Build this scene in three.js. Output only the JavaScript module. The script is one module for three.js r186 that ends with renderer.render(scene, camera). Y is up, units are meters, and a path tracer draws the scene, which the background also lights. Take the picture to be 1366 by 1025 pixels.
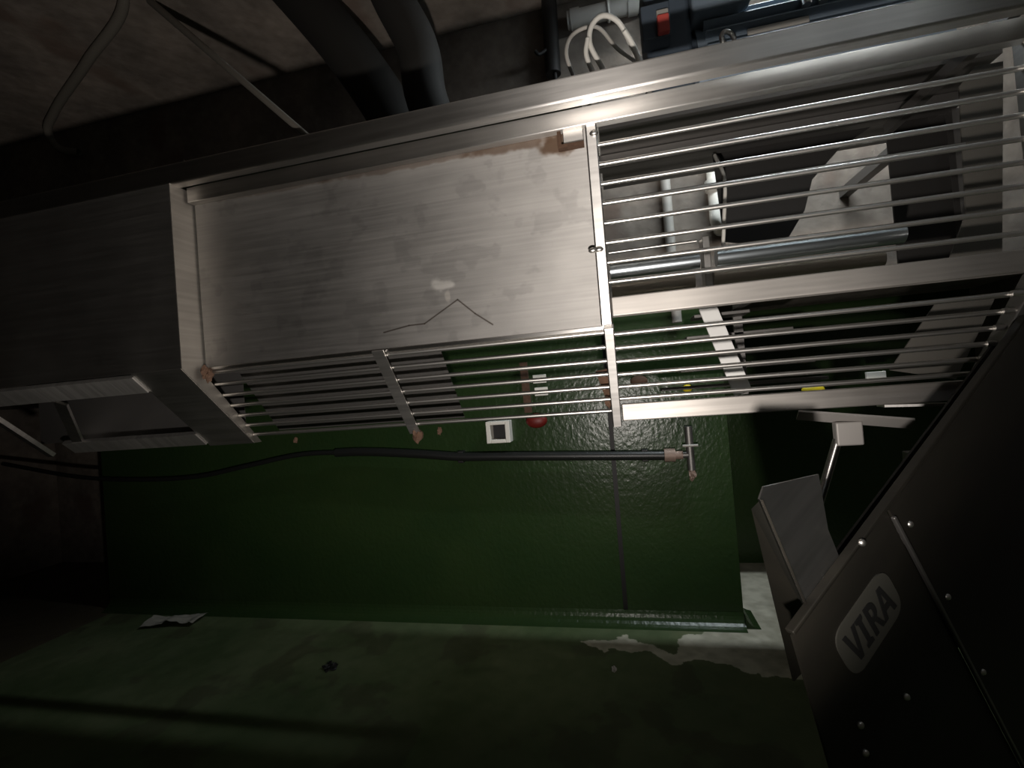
import * as THREE from 'three';
import { RoundedBoxGeometry } from 'three/addons/geometries/RoundedBoxGeometry.js';
import { mergeGeometries } from 'three/addons/utils/BufferGeometryUtils.js';
import { FontLoader } from 'three/addons/loaders/FontLoader.js';
import { TextGeometry } from 'three/addons/geometries/TextGeometry.js';
import { RectAreaLightUniformsLib } from 'three/addons/lights/RectAreaLightUniformsLib.js';

// ---------------------------------------------------------------- camera, light, exposure
const scene = new THREE.Scene();
scene.background = new THREE.Color(0x000000);
const D = Math.PI / 180;
const camera = new THREE.PerspectiveCamera(2 * Math.atan(512.5 / 640) / D, 1366 / 1025, 0.02, 60);
camera.position.set(0, 1.55, 0);
camera.rotation.order = 'YXZ';
camera.rotation.set(0.9 * D, 12.6 * D, -4.5 * D);
scene.add(camera);
const renderer = new THREE.WebGLRenderer({ antialias: true });
renderer.toneMapping = THREE.LinearToneMapping;
renderer.toneMappingExposure = 1.0;
renderer.shadowMap.enabled = true;
RectAreaLightUniformsLib.init();

// hand torch, held low in front of the photographer: its lens and its beam
const TORCH_AT = new THREE.Vector3(0.02, 1.18, -0.1);
const TORCH_TO = new THREE.Vector3(-0.42, 1.94, -1.6);
const torchBeam = new THREE.SpotLight(new THREE.Color(1, 0.93, 0.87), 11.5, 0, 57 * D, 0.4, 2);
torchBeam.name = 'torch_beam';
torchBeam.shadow.radius = 1.2; torchBeam.castShadow = true;
torchBeam.position.copy(TORCH_AT);
torchBeam.target.position.copy(TORCH_TO);
scene.add(torchBeam, torchBeam.target);

// cool fluorescent battens hung from the ceiling: one behind the cage, one (dim, far from the wall) towards the viewer
const TUBES = [
  { at: new THREE.Vector3(1.0, 3.78, -2.5), glow: 215, tube: 80, label: 'fluorescent batten hung behind the motor close to the concrete wall' },
  { at: new THREE.Vector3(1.45, 3.75, 0.2), glow: 9, tube: 9, label: 'fluorescent batten hung over the open floor in front of the housing' },
];
for (const t of TUBES) {
  const l = new THREE.RectAreaLight(new THREE.Color(0.86, 0.95, 1), t.glow, 1.16, 0.05);
  l.name = 'tube_glow';
  l.position.copy(t.at).y -= 0.03;
  l.lookAt(t.at.x, 0, t.at.z);
  scene.add(l);
}

// ---------------------------------------------------------------- helpers
let seed = 7;
const rnd = () => { seed = (seed * 1664525 + 1013904223) >>> 0; return seed / 4294967296; };
const V = (x, y, z) => new THREE.Vector3(x, y, z);
const used = {};
function numbered(n) { const k = used[n] = (used[n] ?? -1) + 1; return k ? n + '_' + String(k).padStart(3, '0') : n; }
function metreUV(g) {
  g = g.index ? g.toNonIndexed() : g;
  const p = g.attributes.position, uv = new Float32Array(p.count * 2), a = V(), b = V(), c = V();
  for (let i = 0; i < p.count; i += 3) {
    a.fromBufferAttribute(p, i); b.fromBufferAttribute(p, i + 1); c.fromBufferAttribute(p, i + 2);
    const n = b.clone().sub(a).cross(c.clone().sub(a));
    const ax = Math.abs(n.x), ay = Math.abs(n.y), az = Math.abs(n.z);
    [a, b, c].forEach((q, k) => {
      const [u, v] = az >= ax && az >= ay ? [q.x, q.y] : ax >= ay ? [q.z, q.y] : [q.x, q.z];
      uv[(i + k) * 2] = u; uv[(i + k) * 2 + 1] = v;
    });
  }
  g.setAttribute('uv', new THREE.BufferAttribute(uv, 2));
  return g;
}
// box from two corners, edges rounded by r
function box(x0, x1, y0, y1, z0, z1, r = 0) {
  const w = Math.abs(x1 - x0), h = Math.abs(y1 - y0), d = Math.abs(z1 - z0);
  const g = r ? new RoundedBoxGeometry(w, h, d, 2, r) : new THREE.BoxGeometry(w, h, d);
  g.translate((x0 + x1) / 2, (y0 + y1) / 2, (z0 + z1) / 2);
  return metreUV(g);
}
function rod(a, b, r, seg = 14, r2 = r) {
  const A = V(...a), B = V(...b), d = B.clone().sub(A);
  const g = new THREE.CylinderGeometry(r2, r, d.length(), seg, 1);
  g.applyQuaternion(new THREE.Quaternion().setFromUnitVectors(V(0, 1, 0), d.clone().normalize()));
  const m = A.add(B).multiplyScalar(0.5); g.translate(m.x, m.y, m.z);
  return g;
}
function tube(pts, r, n = 48, seg = 10) {
  return new THREE.TubeGeometry(new THREE.CatmullRomCurve3(pts.map(p => V(...p))), n, r, seg, false);
}
// bar of rectangular section from a to b; width runs along `side`
function bar(a, b, width, thick, side = [1, 0, 0], r = 0) {
  const A = V(...a), B = V(...b), d = B.clone().sub(A), len = d.length(); d.normalize();
  const s = V(...side); s.addScaledVector(d, -s.dot(d)).normalize();
  const t = s.clone().cross(d);
  const g = metreUV(r ? new RoundedBoxGeometry(width, len, thick, 2, r) : new THREE.BoxGeometry(width, len, thick));
  const m = A.add(B).multiplyScalar(0.5);
  g.applyMatrix4(new THREE.Matrix4().makeBasis(s, d, t).setPosition(m));
  return g;
}
// flat plate: polygon in the plane (o, u, v), extruded by t along -u x v
function plate(poly, o, u, v, t) {
  const sh = new THREE.Shape(poly.map(p => new THREE.Vector2(p[0], p[1])));
  const g = metreUV(new THREE.ExtrudeGeometry(sh, { depth: t, bevelEnabled: false }));
  const U = V(...u), W = V(...v), N = U.clone().cross(W);
  g.applyMatrix4(new THREE.Matrix4().makeBasis(U, W, N).setPosition(V(...o).addScaledVector(N, -t)));
  return g;
}
function mesh(name, geos, mat, parent = scene) {
  const list = (Array.isArray(geos) ? geos : [geos]).map(g => g.index ? g.toNonIndexed() : g);
  const m = new THREE.Mesh(list.length > 1 ? mergeGeometries(list) : list[0], mat);
  m.name = parent === scene ? numbered(name) : name;
  m.castShadow = m.receiveShadow = true;
  parent.add(m);
  return m;
}
function thing(name, label, category, group) {
  const o = new THREE.Group(); o.name = numbered(name); scene.add(o);
  o.userData = { label, category }; if (group) o.userData.group = group;
  return o;
}
function tag(o, label, category, group) { o.userData = { label, category }; if (group) o.userData.group = group; return o; }
function struct(name, geos, mat, label) { const m = mesh(name, geos, mat); m.userData = { kind: 'structure', label, category: name.split('_')[0] }; return m; }

// ---------------------------------------------------------------- procedural textures
function hash(x, y, s) { let h = (x * 374761393 + y * 668265263 + s * 1442695041) | 0; h = Math.imul(h ^ (h >>> 13), 1274126177); return ((h ^ (h >>> 16)) >>> 0) / 4294967296; }
function vnoise(x, y, px, py, s) {           // tileable value noise with periods px, py
  const xi = Math.floor(x), yi = Math.floor(y), fx = x - xi, fy = y - yi;
  const sx = fx * fx * (3 - 2 * fx), sy = fy * fy * (3 - 2 * fy), m = (a, n) => ((a % n) + n) % n;
  const a = hash(m(xi, px), m(yi, py), s), b = hash(m(xi + 1, px), m(yi, py), s), c = hash(m(xi, px), m(yi + 1, py), s), d = hash(m(xi + 1, px), m(yi + 1, py), s);
  return a + (b - a) * sx + (c - a) * sy + (a - b - c + d) * sx * sy;
}
function fbm(u, v, fx, fy, oct, s) { let t = 0, a = 0.5, n = 0; for (let i = 0; i < oct; i++) { t += a * vnoise(u * fx, v * fy, fx, fy, s + i); n += a; a *= 0.5; fx *= 2; fy *= 2; } return t / n; }
function tex(w, h, fn, srgb, rx = 1, ry = rx) {
  const d = new Uint8Array(w * h * 4);
  for (let y = 0; y < h; y++) for (let x = 0; x < w; x++) {
    const c = fn(x / w, y / h), i = (y * w + x) * 4;
    for (let k = 0; k < 3; k++) d[i + k] = Math.max(0, Math.min(255, (Array.isArray(c) ? c[k] : c) * 255));
    d[i + 3] = 255;
  }
  const t = new THREE.DataTexture(d, w, h); t.wrapS = t.wrapT = THREE.RepeatWrapping;
  t.magFilter = t.minFilter = THREE.LinearFilter; if (srgb) t.colorSpace = THREE.SRGBColorSpace;
  t.repeat.set(rx, ry); t.needsUpdate = true; return t;
}
const mixc = (a, b, t) => a.map((v, i) => v + (b[i] - v) * Math.max(0, Math.min(1, t)));
const sstep = (a, b, x) => { const t = Math.max(0, Math.min(1, (x - a) / (b - a))); return t * t * (3 - 2 * t); };

// brushed stainless steel: horizontal grain, smudges
const steelColour = tex(512, 512, (u, v) => { const g = fbm(u, v, 4, 90, 3, 11), s = fbm(u, v, 5, 4, 4, 17); const k = 0.80 + 0.10 * (g - 0.5) + 0.12 * (s - 0.5); return [k, k * 0.985, k * 0.965]; }, true);
const steelRough = tex(512, 512, (u, v) => { const g = fbm(u, v, 4, 110, 3, 21), s = fbm(u, v, 6, 5, 4, 27); return 0.8 + 0.12 * (g - 0.5) + 0.12 * (s - 0.5); });
function steel(rough, aniso = 0.6, tint = [1, 1, 1]) {
  return new THREE.MeshPhysicalMaterial({ color: new THREE.Color(...tint), metalness: 1, roughness: rough, map: steelColour, roughnessMap: steelRough, anisotropy: aniso, anisotropyRotation: ANISO_ROT });
}
const ANISO_ROT = Math.PI / 2;
const M = {};
M.steel = steel(0.62);
M.rail = steel(0.5, 0.85);
M.frame = steel(0.72, 0.35, [0.8, 0.78, 0.76]);
M.blockSteel = new THREE.MeshStandardMaterial({ color: new THREE.Color(0.34, 0.32, 0.3), metalness: 0.4, roughness: 0.6 });
M.side = steel(0.75, 0.2, [0.62, 0.6, 0.57]);
M.bar = new THREE.MeshStandardMaterial({ color: new THREE.Color(0.62, 0.6, 0.57), metalness: 1, roughness: 0.38 });
M.darkSteel = new THREE.MeshStandardMaterial({ color: new THREE.Color(0.22, 0.21, 0.2), metalness: 0.9, roughness: 0.5 });
M.roller = new THREE.MeshStandardMaterial({ color: new THREE.Color(0.5, 0.55, 0.58), metalness: 1, roughness: 0.28 });
M.tan = new THREE.MeshStandardMaterial({ color: new THREE.Color(0.52, 0.47, 0.4), metalness: 0.7, roughness: 0.45 });
const rustMap = tex(128, 128, (u, v) => mixc([0.25, 0.17, 0.12], [0.4, 0.3, 0.23], fbm(u, v, 8, 8, 4, 31)), true, 8);
M.rust = new THREE.MeshStandardMaterial({ map: rustMap, roughness: 0.85 });
M.white = new THREE.MeshStandardMaterial({ color: 0xe8e4da, roughness: 0.5 });
M.brightWhite = new THREE.MeshStandardMaterial({ color: 0xfbfaf6, roughness: 0.4 });
M.cable = new THREE.MeshStandardMaterial({ color: 0xcfccc4, roughness: 0.55 });
M.pvc = new THREE.MeshStandardMaterial({ color: 0xa39f98, roughness: 0.5 });
M.dullPipe = new THREE.MeshStandardMaterial({ color: 0x6d685f, roughness: 0.7 });
M.postGrey = new THREE.MeshStandardMaterial({ color: 0x55524c, roughness: 0.6 });
M.pitch = new THREE.MeshStandardMaterial({ color: 0x090908, roughness: 0.75 });
M.guard = new THREE.MeshStandardMaterial({ color: 0x211f1d, roughness: 0.6 });
M.black = new THREE.MeshStandardMaterial({ color: 0x141312, roughness: 0.6 });
M.duct = new THREE.MeshStandardMaterial({ color: 0x15130f, roughness: 0.8 });
M.hose = new THREE.MeshStandardMaterial({ color: 0x1d1e1d, roughness: 0.42 });
M.motor = new THREE.MeshStandardMaterial({ color: 0x7d8a96, roughness: 0.5, metalness: 0.2 });
M.motorDark = new THREE.MeshStandardMaterial({ color: 0x4a545f, roughness: 0.55 });
M.red = new THREE.MeshStandardMaterial({ color: 0xc4524a, roughness: 0.45 });
M.darkRed = new THREE.MeshStandardMaterial({ color: 0x6a1a12, roughness: 0.5 });
M.yellow = new THREE.MeshStandardMaterial({ color: 0xd9c32a, roughness: 0.45 });
M.brass = new THREE.MeshStandardMaterial({ color: 0x8a766a, roughness: 0.6, metalness: 0.2 });

// concrete, green gloss wall paint, floor paint worn through to pale screed
const concreteMap = tex(512, 512, (u, v) => { const a = fbm(u, v, 5, 5, 5, 41), b = fbm(u, v, 40, 40, 3, 47); const st = sstep(0.56, 0.68, fbm(u, v, 4, 3, 4, 49)); return mixc([0.33 + 0.22 * a + 0.1 * (b - 0.5), 0.305 + 0.2 * a + 0.1 * (b - 0.5), 0.28 + 0.18 * a + 0.1 * (b - 0.5)], [0.36, 0.29, 0.25], st * 0.6); }, true, 0.5);
const concreteBump = tex(512, 512, (u, v) => fbm(u, v, 14, 14, 5, 53), false, 0.5);
M.concrete = new THREE.MeshStandardMaterial({ map: concreteMap, bumpMap: concreteBump, bumpScale: 0.012, roughness: 0.92 });
const paintMap = tex(512, 512, (u, v) => { const a = fbm(u, v, 5, 6, 4, 61); return mixc([0.14, 0.215, 0.115], [0.185, 0.25, 0.135], a); }, true, 0.5);
const paintBump = tex(1024, 1024, (u, v) => 0.7 * fbm(u, v, 80, 60, 3, 67) + 0.3 * fbm(u, v, 9, 9, 2, 69), false, 1 / 1.4);
M.paint = new THREE.MeshPhysicalMaterial({ map: paintMap, bumpMap: paintBump, bumpScale: 0.0024, roughness: 0.27, specularIntensity: 0.5 });

const FX0 = -6.4, FX1 = 2.6, FZ0 = -4.4, FZ1 = 1.8;      // extent of the floor
// pale worn screed by the alcove, given as an outline in metres (x, z)
const wornOutline = [[-0.3, -2.93], [-0.05, -3.0], [0.14, -2.9], [0.3, -3.06], [0.44, -3.12], [0.5, -3.22], [0.6, -3.25], [0.64, -3.5], [0.63, -4.4], [1.9, -4.4], [1.7, -3.2], [1.2, -2.75], [0.8, -2.68], [0.45, -2.74], [0.1, -2.8], [-0.15, -2.84]];
function inside(x, z, poly) { let c = false; for (let i = 0, j = poly.length - 1; i < poly.length; j = i++) { const [xi, zi] = poly[i], [xj, zj] = poly[j]; if ((zi > z) !== (zj > z) && x < (xj - xi) * (z - zi) / (zj - zi) + xi) c = !c; } return c; }
const floorMap = tex(1536, 1058, (u, v) => {
  const x = FX0 + u * (FX1 - FX0), z = FZ0 + v * (FZ1 - FZ0);
  const n = fbm(u, v, 20, 14, 5, 71), fine = fbm(u, v, 150, 100, 3, 77), wx = (fbm(u, v, 70, 50, 4, 79) - 0.5) * 0.28, wz = (fbm(u, v, 70, 50, 4, 83) - 0.5) * 0.2;
  let c = mixc([0.28, 0.34, 0.215], [0.4, 0.43, 0.31], n * 1.1 + (fine - 0.5) * 0.5);
  c = mixc(c, [0.25, 0.235, 0.18], sstep(0.6, 0.68, fbm(u, v, 34, 24, 5, 89)) * 0.35);
  if (x < -4.2) c = mixc(c, [0.3, 0.24, 0.2], 0.7);
  if (inside(x + wx, z + wz, wornOutline)) c = mixc([0.62, 0.6, 0.53], [0.78, 0.76, 0.69], fine * 1.6 - 0.3 + (n - 0.5));
  return c;
}, true);
const floorBump = tex(1024, 704, (u, v) => fbm(u, v, 90, 60, 4, 91));
const floorRough = tex(512, 352, (u, v) => 0.5 + 0.45 * fbm(u, v, 40, 28, 4, 93));
M.floor = new THREE.MeshPhysicalMaterial({ map: floorMap, bumpMap: floorBump, bumpScale: 0.008, roughnessMap: floorRough, roughness: 0.8 });

// ---------------------------------------------------------------- the room
const floor = struct('floor', (() => {
  const g = new THREE.BoxGeometry(FX1 - FX0, 0.1, FZ1 - FZ0); g.translate((FX0 + FX1) / 2, -0.05, (FZ0 + FZ1) / 2);
  const p = g.attributes.position, uv = g.attributes.uv;
  for (let i = 0; i < p.count; i++) uv.setXY(i, (p.getX(i) - FX0) / (FX1 - FX0), (p.getZ(i) - FZ0) / (FZ1 - FZ0));
  return g;
})(), M.floor, 'green painted floor worn through to pale screed beside the alcove');
const CEIL = 4.1, WZ = -3.2;
struct('ceiling', box(FX0, FX1, CEIL, CEIL + 0.12, FZ0, FZ1), M.concrete, 'rough bare concrete ceiling');
const wall = struct('wall_back', [box(FX0, -4.3, 1.78, CEIL, WZ - 0.2, WZ), box(-4.3, 0.63, 1.98, CEIL, WZ - 0.2, WZ), box(0.63, FX1, 2.05, CEIL, WZ - 0.2, WZ)], M.concrete, 'bare concrete back wall above a green painted lower part');
mesh('painted_block', box(-4.3, -0.092, 0, 1.98, WZ - 0.2, WZ + 0.012), M.paint, wall);
mesh('painted_block', box(-0.063, 0.63, 0, 1.98, WZ - 0.2, WZ + 0.008), M.paint, wall);
mesh('joint_backing', box(-0.092, -0.063, 0, 1.98, WZ - 0.2, WZ - 0.02), M.black, wall);
mesh('alcove_back', box(0.63, FX1, 0, 2.05, -4.4, -4.25), M.paint, wall);
mesh('alcove_side', box(0.63, 0.5, 0, 2.05, -4.25, WZ - 0.2), M.paint, wall);
mesh('alcove_soffit', box(0.5, FX1, 2.05, 2.15, -4.4, WZ - 0.2), M.concrete, wall);
mesh('recess_back', box(FX0, -4.3, 0, 1.78, -4.4, -4.25), M.concrete, wall);
mesh('recess_side', box(-4.3, -4.2, 0, 1.78, -4.25, WZ - 0.2), M.concrete, wall);
mesh('recess_soffit', box(FX0, -4.2, 1.78, 1.88, -4.4, WZ - 0.2), M.concrete, wall);
struct('wall_left', box(FX0 - 0.15, FX0, 0, CEIL, FZ0, FZ1), M.concrete, 'concrete side wall in the dark');
struct('wall_right', box(FX1, FX1 + 0.15, 0, CEIL, FZ0, FZ1), M.concrete, 'concrete side wall beyond the inclined conveyor');
struct('wall_front', box(FX0, FX1, 0, CEIL, FZ1, FZ1 + 0.15), M.concrete, 'concrete wall behind the viewer');
// coved skirting of the painted wall
{
  const sh = new THREE.Shape(); sh.moveTo(0, 0); sh.lineTo(0.085, 0); sh.quadraticCurveTo(0.012, 0.012, 0, 0.085); sh.lineTo(0, 0);
  const run = (len) => new THREE.ExtrudeGeometry(sh, { depth: len, bevelEnabled: false, curveSegments: 6 });
  const a = run(4.3 + 0.63); a.rotateY(-Math.PI / 2); a.translate(0.63, 0, WZ + 0.012);
  const b = run(0.25); b.translate(0.63, 0, WZ - 0.2);
  struct('baseboard_back', [metreUV(a), metreUV(b)], M.paint, 'green coved skirting where the wall meets the floor');
}

// ---------------------------------------------------------------- stainless housing with guard bars
const H = thing('steel_housing', 'stainless steel machine housing with horizontal guard bars hung in front of the green wall', 'machine');
// slope of the lower guard: t = 0 at the knee, 1 at the bottom
const slopeAt = (t, dz = 0) => [1.735 - 0.325 * t, -1.6 - 0.27 * t + dz];
mesh('top_rail', box(-3.4, 1.55, 2.44, 2.52, -1.545, -1.5, 0.009), M.rail, H);
mesh('inner_band', box(-1.6, 1.2, 2.392, 2.452, -1.6, -1.565, 0.004), M.rail, H);

// panel with its own stains and scratches
{
  const PX0 = -1.6, PX1 = -0.03, PY0 = 1.735, PY1 = 2.42;
  const stain = [[-0.13, 2.365, 0.07, 0.045, 0.85], [-0.3, 2.385, 0.16, 0.022, 0.6], [-0.7, 2.39, 0.35, 0.016, 0.35], [-1.2, 2.395, 0.3, 0.012, 0.25]];
  const scratch = [[[-0.82, 1.80], [-0.72, 1.815], [-0.66, 1.815], [-0.53, 1.886]], [[-0.53, 1.886], [-0.47, 1.83], [-0.41, 1.785]]];
  const segd = (x, y, a, b) => { const dx = b[0] - a[0], dy = b[1] - a[1], t = Math.max(0, Math.min(1, ((x - a[0]) * dx + (y - a[1]) * dy) / (dx * dx + dy * dy))); return Math.hypot(x - a[0] - t * dx, y - a[1] - t * dy); };
  const pmap = tex(1024, 448, (u, v) => {
    const x = PX0 + u * (PX1 - PX0), y = PY0 + v * (PY1 - PY0);
    const g = fbm(u, v, 6, 120, 3, 101), s = fbm(u, v, 7, 4, 5, 103), blot = sstep(0.62, 0.72, fbm(u, v, 18, 9, 4, 107));
    let k = 0.74 + 0.05 * (g - 0.5) + 0.12 * (s - 0.5) - 0.035 * blot, c = [k, k * 0.985, k * 0.965];
    const wob = (fbm(u, v, 40, 20, 3, 109) - 0.5) * 0.9;
    for (const [sx, sy, rx, ry, a] of stain) c = mixc(c, [0.4, 0.315, 0.25], a * sstep(1.15, 0.55, Math.hypot((x - sx) / rx, (y - sy) / ry) + wob));
    for (const line of scratch) for (let i = 0; i + 1 < line.length; i++) { const d = segd(x, y, line[i], line[i + 1]); if (d < 0.0035) c = mixc(c, [0.25, 0.21, 0.18], 0.75 * (1 - d / 0.0035)); }
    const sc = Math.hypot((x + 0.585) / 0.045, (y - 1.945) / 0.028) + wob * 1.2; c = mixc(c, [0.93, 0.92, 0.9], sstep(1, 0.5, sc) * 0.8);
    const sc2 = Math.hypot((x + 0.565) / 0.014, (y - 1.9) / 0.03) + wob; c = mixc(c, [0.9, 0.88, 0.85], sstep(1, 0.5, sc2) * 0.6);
    return c;
  }, true);
  pmap.wrapS = pmap.wrapT = THREE.ClampToEdgeWrapping;
  const prough = tex(512, 256, (u, v) => 0.82 + 0.1 * (fbm(u, v, 6, 90, 3, 113) - 0.5) + 0.1 * (fbm(u, v, 8, 5, 5, 117) - 0.5));
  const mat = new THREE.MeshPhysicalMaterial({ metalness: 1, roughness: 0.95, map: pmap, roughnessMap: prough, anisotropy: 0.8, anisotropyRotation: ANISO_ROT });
  // slightly dished sheet, thin
  const g = new THREE.BoxGeometry(PX1 - PX0, PY1 - PY0, 0.004, 24, 10, 1);
  const p = g.attributes.position;
  for (let i = 0; i < p.count; i++) { const a = p.getX(i) / (PX1 - PX0) * 2, b = p.getY(i) / (PY1 - PY0) * 2; p.setZ(i, p.getZ(i) + 0.0008 * Math.sin(a * 5 + 1) * Math.cos(b * 4)); }
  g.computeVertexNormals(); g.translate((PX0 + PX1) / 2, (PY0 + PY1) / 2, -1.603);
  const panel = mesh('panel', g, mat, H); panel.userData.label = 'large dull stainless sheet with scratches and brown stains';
  mesh('panel_hem', box(PX0, PX1, 1.728, 1.742, -1.612, -1.596, 0.004), M.rail, panel);
  mesh('panel_top_fold', box(PX0, PX1, 2.405, 2.424, -1.6, -1.59, 0.003), M.rail, panel);
}
// box section at the left, standing proud of the panel
mesh('cover_front', box(-3.35, -1.612, 1.735, 2.445, -1.506, -1.502), M.steel, H);
{
  const sideGeo = plate([[1.5, 2.445], [1.5, 1.735], [1.845, 1.412], [1.885, 1.412], [1.615, 1.7], [1.615, 2.445]], [-1.608, 0, 0], [0, 0, -1], [0, 1, 0], 0.004);
  mesh('cover_side', sideGeo, M.side, H).userData.label = 'bright side sheet facing the panel';
  // sloping underside: frame members around a dark opening
  const S = (x, t) => [x, 1.735 - 0.323 * t, -1.5 - 0.345 * t];
  mesh('underside_plate', bar(S(-1.73, 0), S(-1.73, 1), 0.236, 0.004), M.steel, H);
  mesh('underside_member', bar(S(-2.75, 0.12), S(-1.85, 0.12), 0.085, 0.02, [0, -0.68, -0.73]), M.steel, H);
  mesh('underside_member', bar(S(-2.62, 0.88), S(-1.85, 0.88), 0.075, 0.02, [0, -0.68, -0.73]), M.steel, H);
  mesh('underside_member', bar(S(-2.8, 0), S(-2.8, 1), 0.035, 0.02), M.steel, H);
  mesh('underside_brace', bar(S(-2.34, 0.25), S(-2.55, 0.86), 0.05, 0.012), M.rail, H);
  mesh('inner_liner', bar([-2.95, 1.72, -1.9], [-1.7, 1.72, -1.9], 0.5, 0.004, [0, 1, 0]), M.darkSteel, H);
}
// middle post: upright, then along the slope
{
  mesh('post', box(-0.043, -0.006, 1.74, 2.44, -1.615, -1.575, 0.005), M.rail, H);
  const [y0, z0] = slopeAt(-0.01), [y1, z1] = slopeAt(1.05);
  mesh('post_foot', bar([-0.02, y0, z0], [-0.02, y1, z1], 0.034, 0.034, [1, 0, 0], 0.004), M.rail, H);
  for (const [x, y] of [[-0.016, 2.362], [-0.03, 1.985], [-0.05, 1.985]]) {
    const g = new THREE.SphereGeometry(0.011, 10, 8); g.scale(1.3, 0.8, 0.8); g.translate(x, y, -1.572);
    mesh('bolt', g, M.bar, H);
  }
}
// guard bars
const RB = 0.0078;
{
  const [y0, z0] = slopeAt(-0.35, -0.14), [y1, z1] = slopeAt(0.86, -0.14);
  mesh('drip_tray', bar([-1.12, y0, z0], [-1.12, y1, z1], 0.92, 0.004), M.darkSteel, H);
}
for (let i = 0; i < 8; i++) {
  const y = 2.335 - i * 0.0648;
  mesh('guard_bar', rod([-0.01, y, -1.6], [1.16, y - 0.006, -1.6], RB), M.bar, H);
}
mesh('divider_rail', box(-0.006, 1.15, 1.768, 1.832, -1.63, -1.596, 0.005), M.frame, H);
for (let i = 0; i < 6; i++) {
  const [y, z] = slopeAt(0.07 + i * 0.135);
  mesh('guard_bar', rod([-0.01, y, z], [1.13, y, z], RB), M.bar, H);
}
mesh('bottom_rail', box(0, 1.1, 1.408, 1.472, -1.865, -1.835, 0.005), M.frame, H);
for (let i = 0; i < 7; i++) {
  const [y, z] = slopeAt(0.045 + i * 0.139);
  mesh('guard_bar', rod([-1.606, y, z], [-0.03, y, z], RB), M.bar, H);
}
{
  const [y0, z0] = slopeAt(0, 0.018), [y1, z1] = slopeAt(1.0, 0.018);
  mesh('cross_strap', bar([-0.84, y0, z0], [-0.84, y1, z1], 0.045, 0.006), M.steel, H);
}
// knots of old rag and scale hanging from the lowest bars
function clump(name, x, y, z, r, mat, parent) {
  const g = new THREE.IcosahedronGeometry(r, 3), p = g.attributes.position;
  for (let i = 0; i < p.count; i++) { const v = V().fromBufferAttribute(p, i), k = 0.35 + 1.1 * vnoise(v.x * 150 + 20, v.y * 120 + v.z * 130 + 20, 999, 999, 131 + Math.round(x * 50)); p.setXYZ(i, v.x * k * 0.8, v.y * k * 1.5, v.z * k); }
  g.computeVertexNormals(); g.translate(x, y, z); return mesh(name, metreUV(g), mat, parent);
}
for (const [x, y, z, r] of [[-0.835, 1.4, -1.86, 0.022], [-0.74, 1.412, -1.87, 0.012], [-1.42, 1.412, -1.87, 0.011], [-0.045, 1.485, -1.81, 0.015], [-1.585, 1.715, -1.59, 0.02], [1.09, 1.43, -1.83, 0.02]]) clump('scale_clump', x, y, z, r, M.rust, H);
// rusty fittings by the post
mesh('rust_tab', bar([-0.06, 1.6, -1.74], [-0.035, 1.5, -1.84], 0.04, 0.006), M.rust, H);
{
  const g = mesh('latch', [box(-0.135, -0.05, 2.335, 2.347, -1.6, -1.575), box(-0.135, -0.05, 2.4, 2.412, -1.6, -1.575), box(-0.135, -0.123, 2.347, 2.4, -1.6, -1.575)], M.rust, H);
  mesh('latch_plate', box(-0.118, -0.05, 2.352, 2.395, -1.6, -1.59, 0.003), M.steel, g);
}
// right hand end
mesh('end_post', box(1.15, 1.2, 1.74, 2.44, -1.63, -1.57, 0.005), M.rail, H);
mesh('end_gusset', plate([[0, 0], [0, -0.13], [-0.07, 0]], [1.2, 2.42, -1.585], [1, 0, 0], [0, 1, 0], 0.005), M.rail, H);
{
  const [y0, z0] = slopeAt(-0.05), [y1, z1] = slopeAt(1.08);
  mesh('end_post_foot', bar([1.135, y0, z0], [1.12, y1, z1], 0.05, 0.05, [1, 0, 0], 0.004), M.darkSteel, H);
}
for (let i = 0; i < 6; i++) { const [y, z] = slopeAt(0.07 + i * 0.135, 0.012); mesh('bar_stub', rod([1.08, y, z], [1.175, y, z + 0.004], 0.009), M.bar, H); }
mesh('rear_post', plate([[1.25, 2.5], [1.3, 2.56], [1.385, 2.56], [1.33, 1.9], [1.17, 1.89], [1.235, 2.05]], [0, 0, -2.0], [1, 0, 0], [0, 1, 0], 0.006), M.postGrey, H);
mesh('chute_plate', plate([[1.123, 1.75], [1.3, 1.75], [1.16, 1.47], [0.957, 1.52]], [0, 0, -2.0], [1, 0, 0], [0, 1, 0], 0.006), M.postGrey, H);
mesh('gear_guard', plate([[0.5, 2.6], [1.2, 2.6], [1.02, 2.5], [0.9, 2.38], [0.86, 2.25], [0.76, 2.1], [0.52, 2.16]], [0, 0, -2.36], [1, 0, 0], [0, 1, 0], 0.01), M.guard, H);
mesh('side_guard', plate([[1.2, 2.6], [1.44, 2.6], [1.44, 1.88], [1.2, 1.88]], [0, 0, -2.36], [1, 0, 0], [0, 1, 0], 0.01), M.guard, H);
mesh('rear_frame', [box(-1.6, 1.4, 2.54, 2.6, -2.3, -2.24, 0.005)], M.darkSteel, H);
mesh('rear_frame', [box(-1.6, 1.4, 1.86, 1.9, -2.3, -2.26, 0.005)], M.darkSteel, H);
mesh('cover_top', box(-3.35, -0.05, 2.5, 2.506, -2.3, -1.54), M.darkSteel, H);
mesh('motor_platform', box(0.0, 1.4, 2.6, 2.615, -2.645, -2.02), M.darkSteel, H);
for (const x of [-1.4, 1.38]) mesh('wall_bracket', [box(x - 0.025, x + 0.025, 2.54, 2.59, WZ, -2.3)], M.darkSteel, H);
for (const x of [-1.58, 1.175]) mesh('cross_tie', [box(x - 0.015, x + 0.015, 2.5, 2.54, -2.3, -1.53)], M.darkSteel, H);
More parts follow.
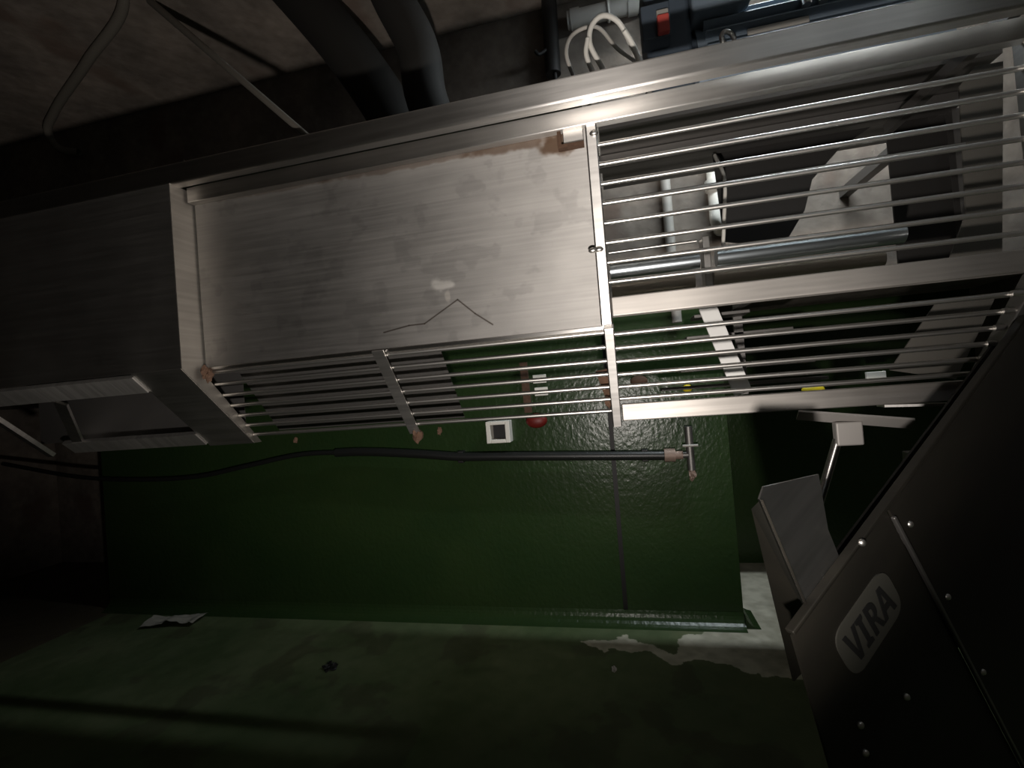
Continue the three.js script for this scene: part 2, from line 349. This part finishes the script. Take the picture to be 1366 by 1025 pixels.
for (const x of [-1.6, 1.38]) mesh('rear_upright', box(x, x + 0.045, 1.86, 2.54, -2.3, -2.26), M.darkSteel, H);
for (const [x0, x1, y, z] of [[0.36, 0.6, 1.83, -2.35], [0.34, 0.82, 1.745, -2.5], [0.33, 0.86, 1.655, -2.5], [0.3, 0.9, 1.585, -2.5], [0.2, 0.95, 1.5, -2.5]]) mesh('rear_slat', box(x0, x1, y - 0.008, y + 0.008, z - 0.12, z, 0.003), M.darkSteel, H);
mesh('rear_slat_carrier', [box(0.56, 0.6, 1.45, 1.9, -2.52, -2.5), box(0.56, 0.6, 1.86, 1.9, -2.52, -2.28)], M.darkSteel, H);
// rollers inside
mesh('roller', rod([0, 1.985, -1.9], [0.325, 1.985, -1.9], 0.032, 24), M.roller, H);
mesh('roller', rod([0.385, 1.985, -1.9], [0.985, 1.985, -1.9], 0.034, 24), M.roller, H);
mesh('return_tube', rod([0, 1.905, -1.88], [0.3, 1.905, -1.88], 0.03, 20), M.tan, H);
mesh('return_tube', rod([0.365, 1.905, -1.88], [0.91, 1.905, -1.88], 0.028, 20), M.tan, H);
mesh('roller_hanger', box(0.335, 0.36, 1.87, 2.06, -1.93, -1.86, 0.003), M.bar, H);
mesh('tie_rod', rod([0.0, 2.265, -1.92], [1.2, 2.265, -1.92], 0.006), M.bar, H);
mesh('tie_rod', rod([0.0, 2.07, -1.95], [0.33, 2.07, -1.95], 0.006), M.bar, H);
mesh('hanger_brace', rod([-1.0, 2.5, -1.56], [-2.6, CEIL, -2.38], 0.012, 12, 0.022), M.dullPipe, H);

// ---------------------------------------------------------------- things behind and above the housing
// geared motor on the rear frame
{
  const m = thing('electric_motor', 'dark blue-grey electric motor with cooling fins above the cage', 'motor');
  const R = 0.2, ax = [0.42, 1.32], y = 2.86, z = -2.27;
  const body = mesh('motor_body', rod([ax[0], y, z], [ax[1], y, z], R, 28), M.motor, m);
  for (let i = 0; i < 22; i++) { const a = i / 22 * Math.PI * 2, c = Math.cos(a), s = Math.sin(a); mesh('cooling_fin', bar([ax[0] + 0.03, y + s * (R + 0.015), z + c * (R + 0.015)], [ax[1] - 0.1, y + s * (R + 0.015), z + c * (R + 0.015)], 0.007, 0.042, [0, c, -s]), M.motor, body); }
  mesh('end_bell', rod([ax[0] - 0.06, y, z], [ax[0] + 0.03, y, z], R * 0.8, 28, R), M.motorDark, m);
  mesh('shaft', rod([0.08, 2.72, -2.1], [0.3, 2.72, -2.1], 0.03, 18), M.roller, m);
  mesh('gear_case', box(0.22, 0.4, 2.64, 3.25, -2.3, -2.05, 0.03), M.motorDark, m);
  mesh('terminal_box', box(0.4, 0.62, 3.0, 3.3, -2.2, -2.02, 0.012), M.motor, m);
  const sw = mesh('switch_block', box(0.2, 0.31, 2.9, 3.04, -2.06, -1.98, 0.006), M.motorDark, m);
  mesh('red_switch', box(0.257, 0.302, 2.905, 2.975, -1.985, -1.955, 0.006), M.red, sw);
  mesh('switch_cap', box(0.257, 0.302, 2.978, 3.0, -1.985, -1.965, 0.004), M.pvc, sw);
  mesh('lifting_eye', (() => { const g = new THREE.TorusGeometry(0.03, 0.009, 8, 18); g.rotateY(0.5); g.translate(0.52, 2.86, -2.02); return g; })(), M.bar, m);
  mesh('name_plate', box(0.6, 0.82, 2.84, 2.9, -2.052, -2.046, 0.002), M.pvc, m);
  for (const x of [0.82, 0.88]) mesh('gland_nut', rod([x, 2.95, -2.06], [x, 3.0, -2.06], 0.018, 6), M.bar, m);
  for (const x of [0.5, 1.1]) mesh('motor_foot', box(x, x + 0.1, 2.616, 2.72, -2.38, -2.16), M.motorDark, m);
}
// cables looping up from behind the rail
function cable(pts, r, label, mat = M.cable) { pts = pts.map(([x, y, z], i) => z < -1.95 ? [x, y, z] : [x * 0.926, 1.55 + (y - 1.55) * 0.926, z * 0.926]); return tag(mesh('cable', tube(pts, r), mat), label, 'cable', 'loose cables above the housing'); }
cable([[-0.02, 2.56, -1.78], [-0.075, 2.68, -1.75], [-0.092, 2.77, -1.75], [-0.06, 2.85, -1.78], [0.02, 2.885, -1.82], [0.1, 2.87, -1.95], [0.24, 2.8, -2.04]], 0.0065, 'thin grey cable, outermost loop above the top rail', M.pvc);
cable([[0.02, 2.56, -1.74], [0.0, 2.65, -1.74], [-0.022, 2.74, -1.74], [-0.012, 2.79, -1.74]], 0.008, 'short white cable end rising from the top rail beside a taller loop');
cable([[0.06, 2.56, -1.73], [0.03, 2.68, -1.75], [-0.006, 2.78, -1.75], [0.005, 2.84, -1.75], [0.045, 2.875, -1.76], [0.1, 2.87, -1.8], [0.15, 2.8, -1.86], [0.225, 2.76, -2.0]], 0.0085, 'white cable arching over from the top rail to the motor');
cable([[0.12, 2.83, -1.8], [0.145, 2.79, -1.82], [0.165, 2.74, -1.84], [0.225, 2.7, -2.06]], 0.009, 'stiff white cable stub at the motor switch');
// pipes on the wall above
{
  const p = thing('plastic_pipe', 'grey plastic pipe with collars strapped to the concrete wall', 'pipe');
  mesh('pipe_run', rod([-0.14, 3.92, -3.12], [0.33, 3.92, -3.12], 0.052, 20), M.pvc, p);
  for (const x of [-0.12, 0.24]) mesh('collar', rod([x, 3.92, -3.12], [x + 0.06, 3.92, -3.12], 0.06, 20), M.pvc, p);
  mesh('strap', (() => { const g = new THREE.TorusGeometry(0.055, 0.01, 6, 24); g.rotateY(Math.PI / 2); g.translate(0.12, 3.92, -3.12); return g; })(), M.cable, p);
  const d = thing('drop_pipe', 'black vertical pipe with wire ends on the concrete wall', 'pipe');
  mesh('pipe_run', rod([-0.26, 3.6, -3.13], [-0.25, CEIL, -3.13], 0.05, 18), M.black, d);
  mesh('wire_end', tube([[-0.29, 3.75, -3.1], [-0.34, 3.72, -3.08], [-0.36, 3.74, -3.07]], 0.012), M.black, d);
  mesh('wire_end', tube([[-0.25, 3.62, -3.12], [-0.24, 3.5, -3.12], [-0.2, 3.4, -3.14]], 0.014), M.black, d);
  tag(mesh('conduit', rod([0.38, 1.9, -3.15], [0.38, CEIL, -3.15], 0.03, 14), M.pvc), 'slim grey conduit running up the wall behind the motor', 'pipe');
  const w = thing('riser_pipe', 'pale vertical pipe with a collar seen through the guard bars', 'pipe');
  mesh('pipe_run', rod([0.66, 2.55, -3.14], [0.66, 3.12, -3.14], 0.04, 16), M.white, w);
  mesh('collar', rod([0.66, 2.68, -3.14], [0.66, 2.74, -3.14], 0.055, 16), M.white, w);
  mesh('elbow', tube([[0.66, 2.56, -3.14], [0.66, 2.5, -3.14], [0.68, 2.46, -3.17], [0.69, 2.45, -3.22]], 0.042, 16), M.white, w);
  tag(mesh('cable', tube([[0.48, 2.5, -2.22], [0.46, 2.3, -2.0], [0.44, 2.15, -1.97], [0.42, 2.02, -1.95], [0.4, 1.94, -1.94]], 0.007), M.cable), 'grey cable hanging down inside the cage behind the guard bars', 'cable');
}
// black ducts under the ceiling
tag(mesh('duct', tube([[-1.98, 4.4, -2.5], [-1.74, 4.1, -2.5], [-1.32, 3.5, -2.5], [-1.12, 3.1, -2.55], [-1.1, 2.8, -2.75], [-1.1, 2.7, -3.18]], 0.14, 60, 20), M.duct), 'straight black duct slanting down from the concrete ceiling', 'duct');
tag(mesh('duct', tube([[-1.22, 4.4, -2.25], [-1.13, 4.05, -2.25], [-0.97, 3.6, -2.25], [-0.85, 3.3, -2.25], [-0.83, 3.05, -2.27], [-0.78, 2.86, -2.5], [-0.66, 2.8, -2.8], [-0.6, 2.78, -3.18]], 0.105, 60, 20), M.duct), 'black duct with a rounded elbow bending down behind the rail', 'duct');
tag(mesh('ceiling_pipe', tube([[-2.4, 4.05, -1.9], [-2.68, 4.06, -2.28], [-3.4, 4.06, -2.6], [-4.2, 4.05, -2.93], [-4.45, 4.0, -3.05], [-4.45, 3.9, -3.12], [-4.3, 3.86, -3.17]], 0.03, 50), M.dullPipe), 'grey pipe with a bend fixed along the concrete ceiling', 'pipe');

// ---------------------------------------------------------------- things on the green wall
{
  const h = thing('black_hose', 'black hose and pipe sagging along the green wall to a rusty coupling', 'hose');
  mesh('hose_run', tube([[-5.3, 1.27, -3.12], [-4.47, 1.125, -3.12], [-3.93, 1.08, -3.12], [-3.27, 1.08, -3.12], [-2.79, 1.145, -3.12], [-2.33, 1.207, -3.13], [-1.84, 1.2, -3.13]], 0.017, 60), M.hose, h);
  mesh('pipe_run', tube([[-2.05, 1.205, -3.13], [-1.84, 1.202, -3.13], [-1.38, 1.163, -3.13], [-1.11, 1.133, -3.13], [-0.85, 1.123, -3.13], [-0.3, 1.1, -3.13], [0.25, 1.077, -3.13]], 0.03, 60, 14), M.hose, h);
  for (const x of [-1.1, 0.12]) mesh('pipe_clip', box(x - 0.02, x + 0.02, 1.045 + (x < 0 ? 0.045 : 0), 1.12 + (x < 0 ? 0.05 : 0), -3.186, -3.12, 0.005), M.black, h);
  mesh('coupling', [rod([0.235, 1.078, -3.13], [0.3, 1.076, -3.13], 0.042, 8), rod([0.3, 1.076, -3.13], [0.345, 1.075, -3.13], 0.026, 12)], M.brass, h);
  const v = mesh('valve_body', [rod([0.39, 0.98, -3.13], [0.39, 1.25, -3.13], 0.024, 12), rod([0.345, 1.075, -3.13], [0.39, 1.075, -3.13], 0.02, 12)], M.darkSteel, h);
  mesh('valve_handle', rod([0.345, 1.135, -3.1], [0.435, 1.135, -3.1], 0.008, 8), M.pvc, v);
  clump('spout_tip', 0.392, 0.955, -3.12, 0.026, M.brass, v);
}
{
  const b = thing('wall_box', 'white square frame with a dark hole on the green wall under the bars', 'wall box');
  const x0 = -0.897, x1 = -0.735, y0 = 1.214, y1 = 1.36, t = 0.03, zf = -3.1, zb = -3.188;
  for (const g of [box(x0, x0 + t, y0, y1, zb, zf, 0.004), box(x1 - t, x1, y0, y1, zb, zf, 0.004), box(x0 + t, x1 - t, y0, y0 + t * 0.8, zb, zf, 0.004), box(x0 + t, x1 - t, y1 - t * 0.8, y1, zb, zf, 0.004)]) mesh('frame_side', g, M.white, b);
  mesh('back_plate', box(x0 + t, x1 - t, y0 + t * 0.8, y1 - t * 0.8, zb, zb + 0.006), M.black, b);
}
{
  const r = thing('red_knob', 'dark red round knob on the green wall beside the white frame', 'knob');
  const g = new THREE.SphereGeometry(0.066, 18, 12); g.scale(1.1, 0.75, 0.6); g.translate(-0.555, 1.345, -3.14);
  mesh('cap', g, M.darkRed, r);
  mesh('stem', rod([-0.555, 1.345, WZ], [-0.555, 1.345, -3.14], 0.02), M.darkSteel, r);
}
tag(mesh('rusty_strap', bar([-0.62, 1.74, -3.17], [-0.61, 1.4, -3.17], 0.05, 0.02), M.rust), 'rust brown strap on the green wall above the red knob', 'strap');
for (const [x, y, l] of [[-0.52, 1.62, 'white tag on the green wall beside the rusty strap'], [-0.515, 1.535, 'white tag below another tag beside the rusty strap']]) tag(mesh('wall_tag', box(x - 0.045, x + 0.045, y - 0.028, y + 0.028, WZ + 0.012, WZ + 0.022, 0.003), M.white), l, 'tag');
tag(mesh('white_strip', bar([0.39, 1.895, -2.245], [0.507, 1.465, -2.2], 0.075, 0.012, [1, 0, 0], 0.004), M.brightWhite), 'slanting white strip hanging behind the lower guard bars', 'strip');
function knob(name, x, y, z, r, mat, label, stretch = 1) {  // rounded knob on a stem, purpose left open
  const k = thing(name, label, 'button');
  const g = new THREE.SphereGeometry(r, 16, 10); g.scale(stretch, 0.8, 0.7); g.translate(x, y, z); mesh('cap', g, mat, k);
  mesh('stem', rod([x, y, z - 0.005], [x, y, WZ], r * 0.45), M.darkSteel, k);
}
knob('wall_knob', 0.405, 1.485, -3.13, 0.03, M.yellow, 'round yellow knob on the wall behind the bottom rail');
knob('wall_knob', 1.1, 1.42, -3.13, 0.045, M.yellow, 'wide yellow knob on the wall near the white tag', 1.4);
knob('wall_knob', 0.12, 1.553, -3.13, 0.045, M.rust, 'rust red knob on the wall close to the middle post', 1.2);
tag(mesh('wall_tag', box(1.4, 1.5, 1.455, 1.5, -3.19, -3.17, 0.003), M.white), 'white tag behind the lower guard bars near the inclined conveyor', 'tag');

// ---------------------------------------------------------------- bracket under the bottom rail
{
  const b = thing('support_bracket', 'steel bracket with a square block and rod under the bottom rail', 'bracket');
  mesh('arm', bar([0.59, 1.392, -1.835], [0.9, 1.348, -1.775], 0.05, 0.008, [0, 0.6, 0.8]), M.blockSteel, b);
  mesh('block', box(0.69, 0.77, 1.283, 1.362, -1.83, -1.795, 0.006), M.blockSteel, b);
  mesh('rod', rod([0.7, 1.3, -1.82], [0.6, 1.06, -1.78], 0.014), M.rail, b);
  mesh('rod_foot', box(0.49, 0.61, 1.1, 1.145, -1.8, -1.75, 0.012), M.darkSteel, b);
  mesh('back_arm', bar([0.85, 1.405, -1.85], [1.08, 1.395, -1.85], 0.05, 0.008, [0, 0, 1]), M.rail, b);
}

// ---------------------------------------------------------------- inclined conveyor
{
  const c = thing('inclined_conveyor', 'dark steel inclined conveyor side with an oval badge rising to the housing', 'conveyor');
  const u = [0.7, 0.519, -0.49], n = V(0.574, 0, 0.819), U = V(...u).normalize(), W = n.clone().cross(U).normalize(), N = U.clone().cross(W);
  const O = V(0.344, 1.066, -1.076);
  const at = (a, b, d = 0) => O.clone().addScaledVector(U, a).addScaledVector(W, b).addScaledVector(N, d).toArray();
  const ua = U.toArray(), wa = W.toArray();
  const shadedGrime = tex(256, 256, (x, y) => mixc([0.11, 0.102, 0.084], [0.17, 0.158, 0.13], fbm(x, y, 6, 14, 5, 151)), true);  // dirty steel colour, darkened further to stand in for shade on the conveyor
  const matA = new THREE.MeshStandardMaterial({ map: shadedGrime, roughness: 0.6, metalness: 0.35 });
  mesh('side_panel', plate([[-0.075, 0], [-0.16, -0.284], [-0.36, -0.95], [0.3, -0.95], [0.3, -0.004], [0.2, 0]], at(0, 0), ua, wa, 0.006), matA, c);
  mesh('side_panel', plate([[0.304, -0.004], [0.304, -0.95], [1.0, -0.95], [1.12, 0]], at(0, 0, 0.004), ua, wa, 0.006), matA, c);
  mesh('seam_strip', bar(at(0.303, -0.02, 0.006), at(0.303, -0.94, 0.006), 0.009, 0.01, ua, 0.003), M.darkSteel, c);
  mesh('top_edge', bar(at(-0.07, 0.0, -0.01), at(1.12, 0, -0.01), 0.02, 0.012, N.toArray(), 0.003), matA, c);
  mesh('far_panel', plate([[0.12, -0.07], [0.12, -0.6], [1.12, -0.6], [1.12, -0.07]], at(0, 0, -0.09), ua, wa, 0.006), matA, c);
  mesh('bed', bar(at(0.1, -0.12, -0.045), at(1.12, -0.12, -0.045), 0.07, 0.006, N.toArray()), M.darkSteel, c);
  // upstand of the feed hopper: folded flange, its shade put into a dark colour, and a lighter sheet
  {
    // the flange is folded back from the sheet's edge, away from the viewer
    const f = [at(-0.015, -0.1, -0.012), at(0.036, 0.25, -0.012), [0.288, 1.222, -1.252], [0.352, 0.8, -1.275]].map(p => V(...p));
    const d = N.clone().multiplyScalar(-0.005), g = new THREE.BufferGeometry(), q = [...f, ...f.map(p => p.clone().add(d))];
    g.setAttribute('position', new THREE.Float32BufferAttribute([0, 3, 2, 0, 2, 1, 4, 5, 6, 4, 6, 7, 0, 1, 5, 0, 5, 4, 1, 2, 6, 1, 6, 5, 2, 3, 7, 2, 7, 6, 3, 0, 4, 3, 4, 7].flatMap(k => q[k].toArray()), 3));
    g.computeVertexNormals();
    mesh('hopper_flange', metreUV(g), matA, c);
  }
  mesh('hopper_sheet', plate([[0, 0], [0.036, 0.25], [0.06, 0.262], [0.2, 0.18], [0.15, 0.07], [0.14, 0]], at(0, 0, -0.02), ua, wa, 0.004), M.rail, c);
  // badge
  const bw = 0.215, bh = 0.122, r = 0.045, sh = new THREE.Shape();
  sh.moveTo(-bw / 2 + r, -bh / 2); sh.lineTo(bw / 2 - r, -bh / 2); sh.quadraticCurveTo(bw / 2, -bh / 2, bw / 2, -bh / 2 + r); sh.lineTo(bw / 2, bh / 2 - r); sh.quadraticCurveTo(bw / 2, bh / 2, bw / 2 - r, bh / 2); sh.lineTo(-bw / 2 + r, bh / 2); sh.quadraticCurveTo(-bw / 2, bh / 2, -bw / 2, bh / 2 - r); sh.lineTo(-bw / 2, -bh / 2 + r); sh.quadraticCurveTo(-bw / 2, -bh / 2, -bw / 2 + r, -bh / 2);
  const basis = new THREE.Matrix4().makeBasis(U, W, N);
  const bg = new THREE.ExtrudeGeometry(sh, { depth: 0.003, bevelEnabled: false, curveSegments: 8 }); bg.applyMatrix4(basis.clone().setPosition(V(...at(0.105, -0.143, 0.0))));
  const badge = mesh('badge', bg, new THREE.MeshStandardMaterial({ color: 0x403f39, roughness: 0.6 }), c); badge.userData.label = 'pale rounded badge with black capital letters';  // badge grey darkened as well, for the same shade
  const font = await new FontLoader().loadAsync('fonts/droid/droid_sans_bold.typeface.json');
  const tg = new TextGeometry('VIRA', { font, size: 0.06, depth: 0.002, curveSegments: 4 });
  tg.computeBoundingBox(); const bb = tg.boundingBox; tg.translate(-(bb.min.x + bb.max.x) / 2, -(bb.min.y + bb.max.y) / 2, 0);
  tg.scale(0.172 / (bb.max.x - bb.min.x), 0.075 / (bb.max.y - bb.min.y), 1);
  tg.applyMatrix4(basis.clone().setPosition(V(...at(0.105, -0.143, 0.003))));
  mesh('lettering', tg, M.pitch, badge);
  for (const [a, b] of [[0.34, -0.075], [-0.05, -0.28], [0.09, -0.355], [-0.075, -0.335], [0.33, -0.54], [0.19, 0.005], [0.34, -0.3]]) { const g = new THREE.SphereGeometry(0.008, 10, 8); g.scale(1, 1, 0.7); g.translate(...at(a, b, 0.004)); mesh('rivet', g, M.bar, c); }
  for (const [a, d] of [[-0.1, -0.05], [0.75, -0.05], [0.75, -0.3]]) { const p = at(a, -0.6, d); mesh('leg', box(p[0] - 0.03, p[0] + 0.03, 0, p[1] + 0.3, p[2] - 0.03, p[2] + 0.03, 0.004), M.darkSteel, c); }
}

// ---------------------------------------------------------------- bits on the floor
{
  const g = new THREE.PlaneGeometry(0.42, 0.16, 22, 10); g.rotateX(-Math.PI / 2); const p = g.attributes.position;
  for (let i = 0; i < p.count; i++) { const x = p.getX(i), z = p.getZ(i); p.setY(i, 0.012 + 0.07 * Math.pow(fbm(x + 1, z + 1, 9, 9, 3, 141), 2)); p.setX(i, x + 0.06 * (fbm(x + 2, z + 2, 8, 8, 2, 143) - 0.5)); p.setZ(i, z * (0.5 + 0.8 * fbm(x + 3, 0.5, 7, 7, 2, 147))); }
  g.computeVertexNormals(); g.rotateY(0.2); g.translate(-3.42, 0, -2.98);
  const m = new THREE.MeshStandardMaterial({ color: 0x9c978c, roughness: 0.9, side: THREE.DoubleSide });
  tag(mesh('rag', g, m), 'crumpled pale rag lying at the foot of the green wall', 'rag');
  const k = clump('dirt_lump', 0, 0.03, 0, 0.035, M.black, scene); k.scale.set(1.4, 0.4, 1); k.position.set(-1.8, 0, -2.53); tag(k, 'small dark lump of dirt on the green floor', 'debris');
  const q = clump('dirt_lump', 0, 0.02, 0, 0.018, M.pvc, scene); q.scale.y = 0.5; q.position.set(-0.15, 0, -2.65); tag(q, 'small pale lump of grit on the green floor', 'debris');
}

// ---------------------------------------------------------------- lamps
{
  const t = thing('hand_torch', 'black hand torch below the viewer shining up at the housing', 'torch');
  const dir = TORCH_TO.clone().sub(TORCH_AT).normalize();
  const back = (d) => TORCH_AT.clone().addScaledVector(dir, -d).toArray();
  mesh('torch_head', rod(back(0.1), back(0.022), 0.022, 20, 0.036), M.black, t);
  mesh('torch_handle', rod(back(0.24), back(0.1), 0.018, 16), M.black, t);
  const lens = new THREE.MeshStandardMaterial({ color: 0xffffff, emissive: new THREE.Color(1, 0.93, 0.87), emissiveIntensity: 2 });
  mesh('lens', rod(back(0.022), back(0.019), 0.033, 20), lens, t);
  for (const l of TUBES) {
    const f = thing('ceiling_lamp', l.label, 'lamp', 'fluorescent battens');
    const { x, y, z } = l.at;
    mesh('lamp_body', box(x - 0.62, x + 0.62, y, y + 0.06, z - 0.05, z + 0.05, 0.008), M.white, f);
    mesh('lamp_tube', rod([x - 0.58, y - 0.012, z], [x + 0.58, y - 0.012, z], 0.013, 14), new THREE.MeshStandardMaterial({ color: 0xffffff, emissive: new THREE.Color(0.86, 0.95, 1), emissiveIntensity: l.tube }), f);
    for (const s of [-0.45, 0.45]) mesh('hanger_rod', rod([x + s, y + 0.05, z], [x + s, CEIL, z], 0.006, 8), M.darkSteel, f);
  }
}

renderer.render(scene, camera);
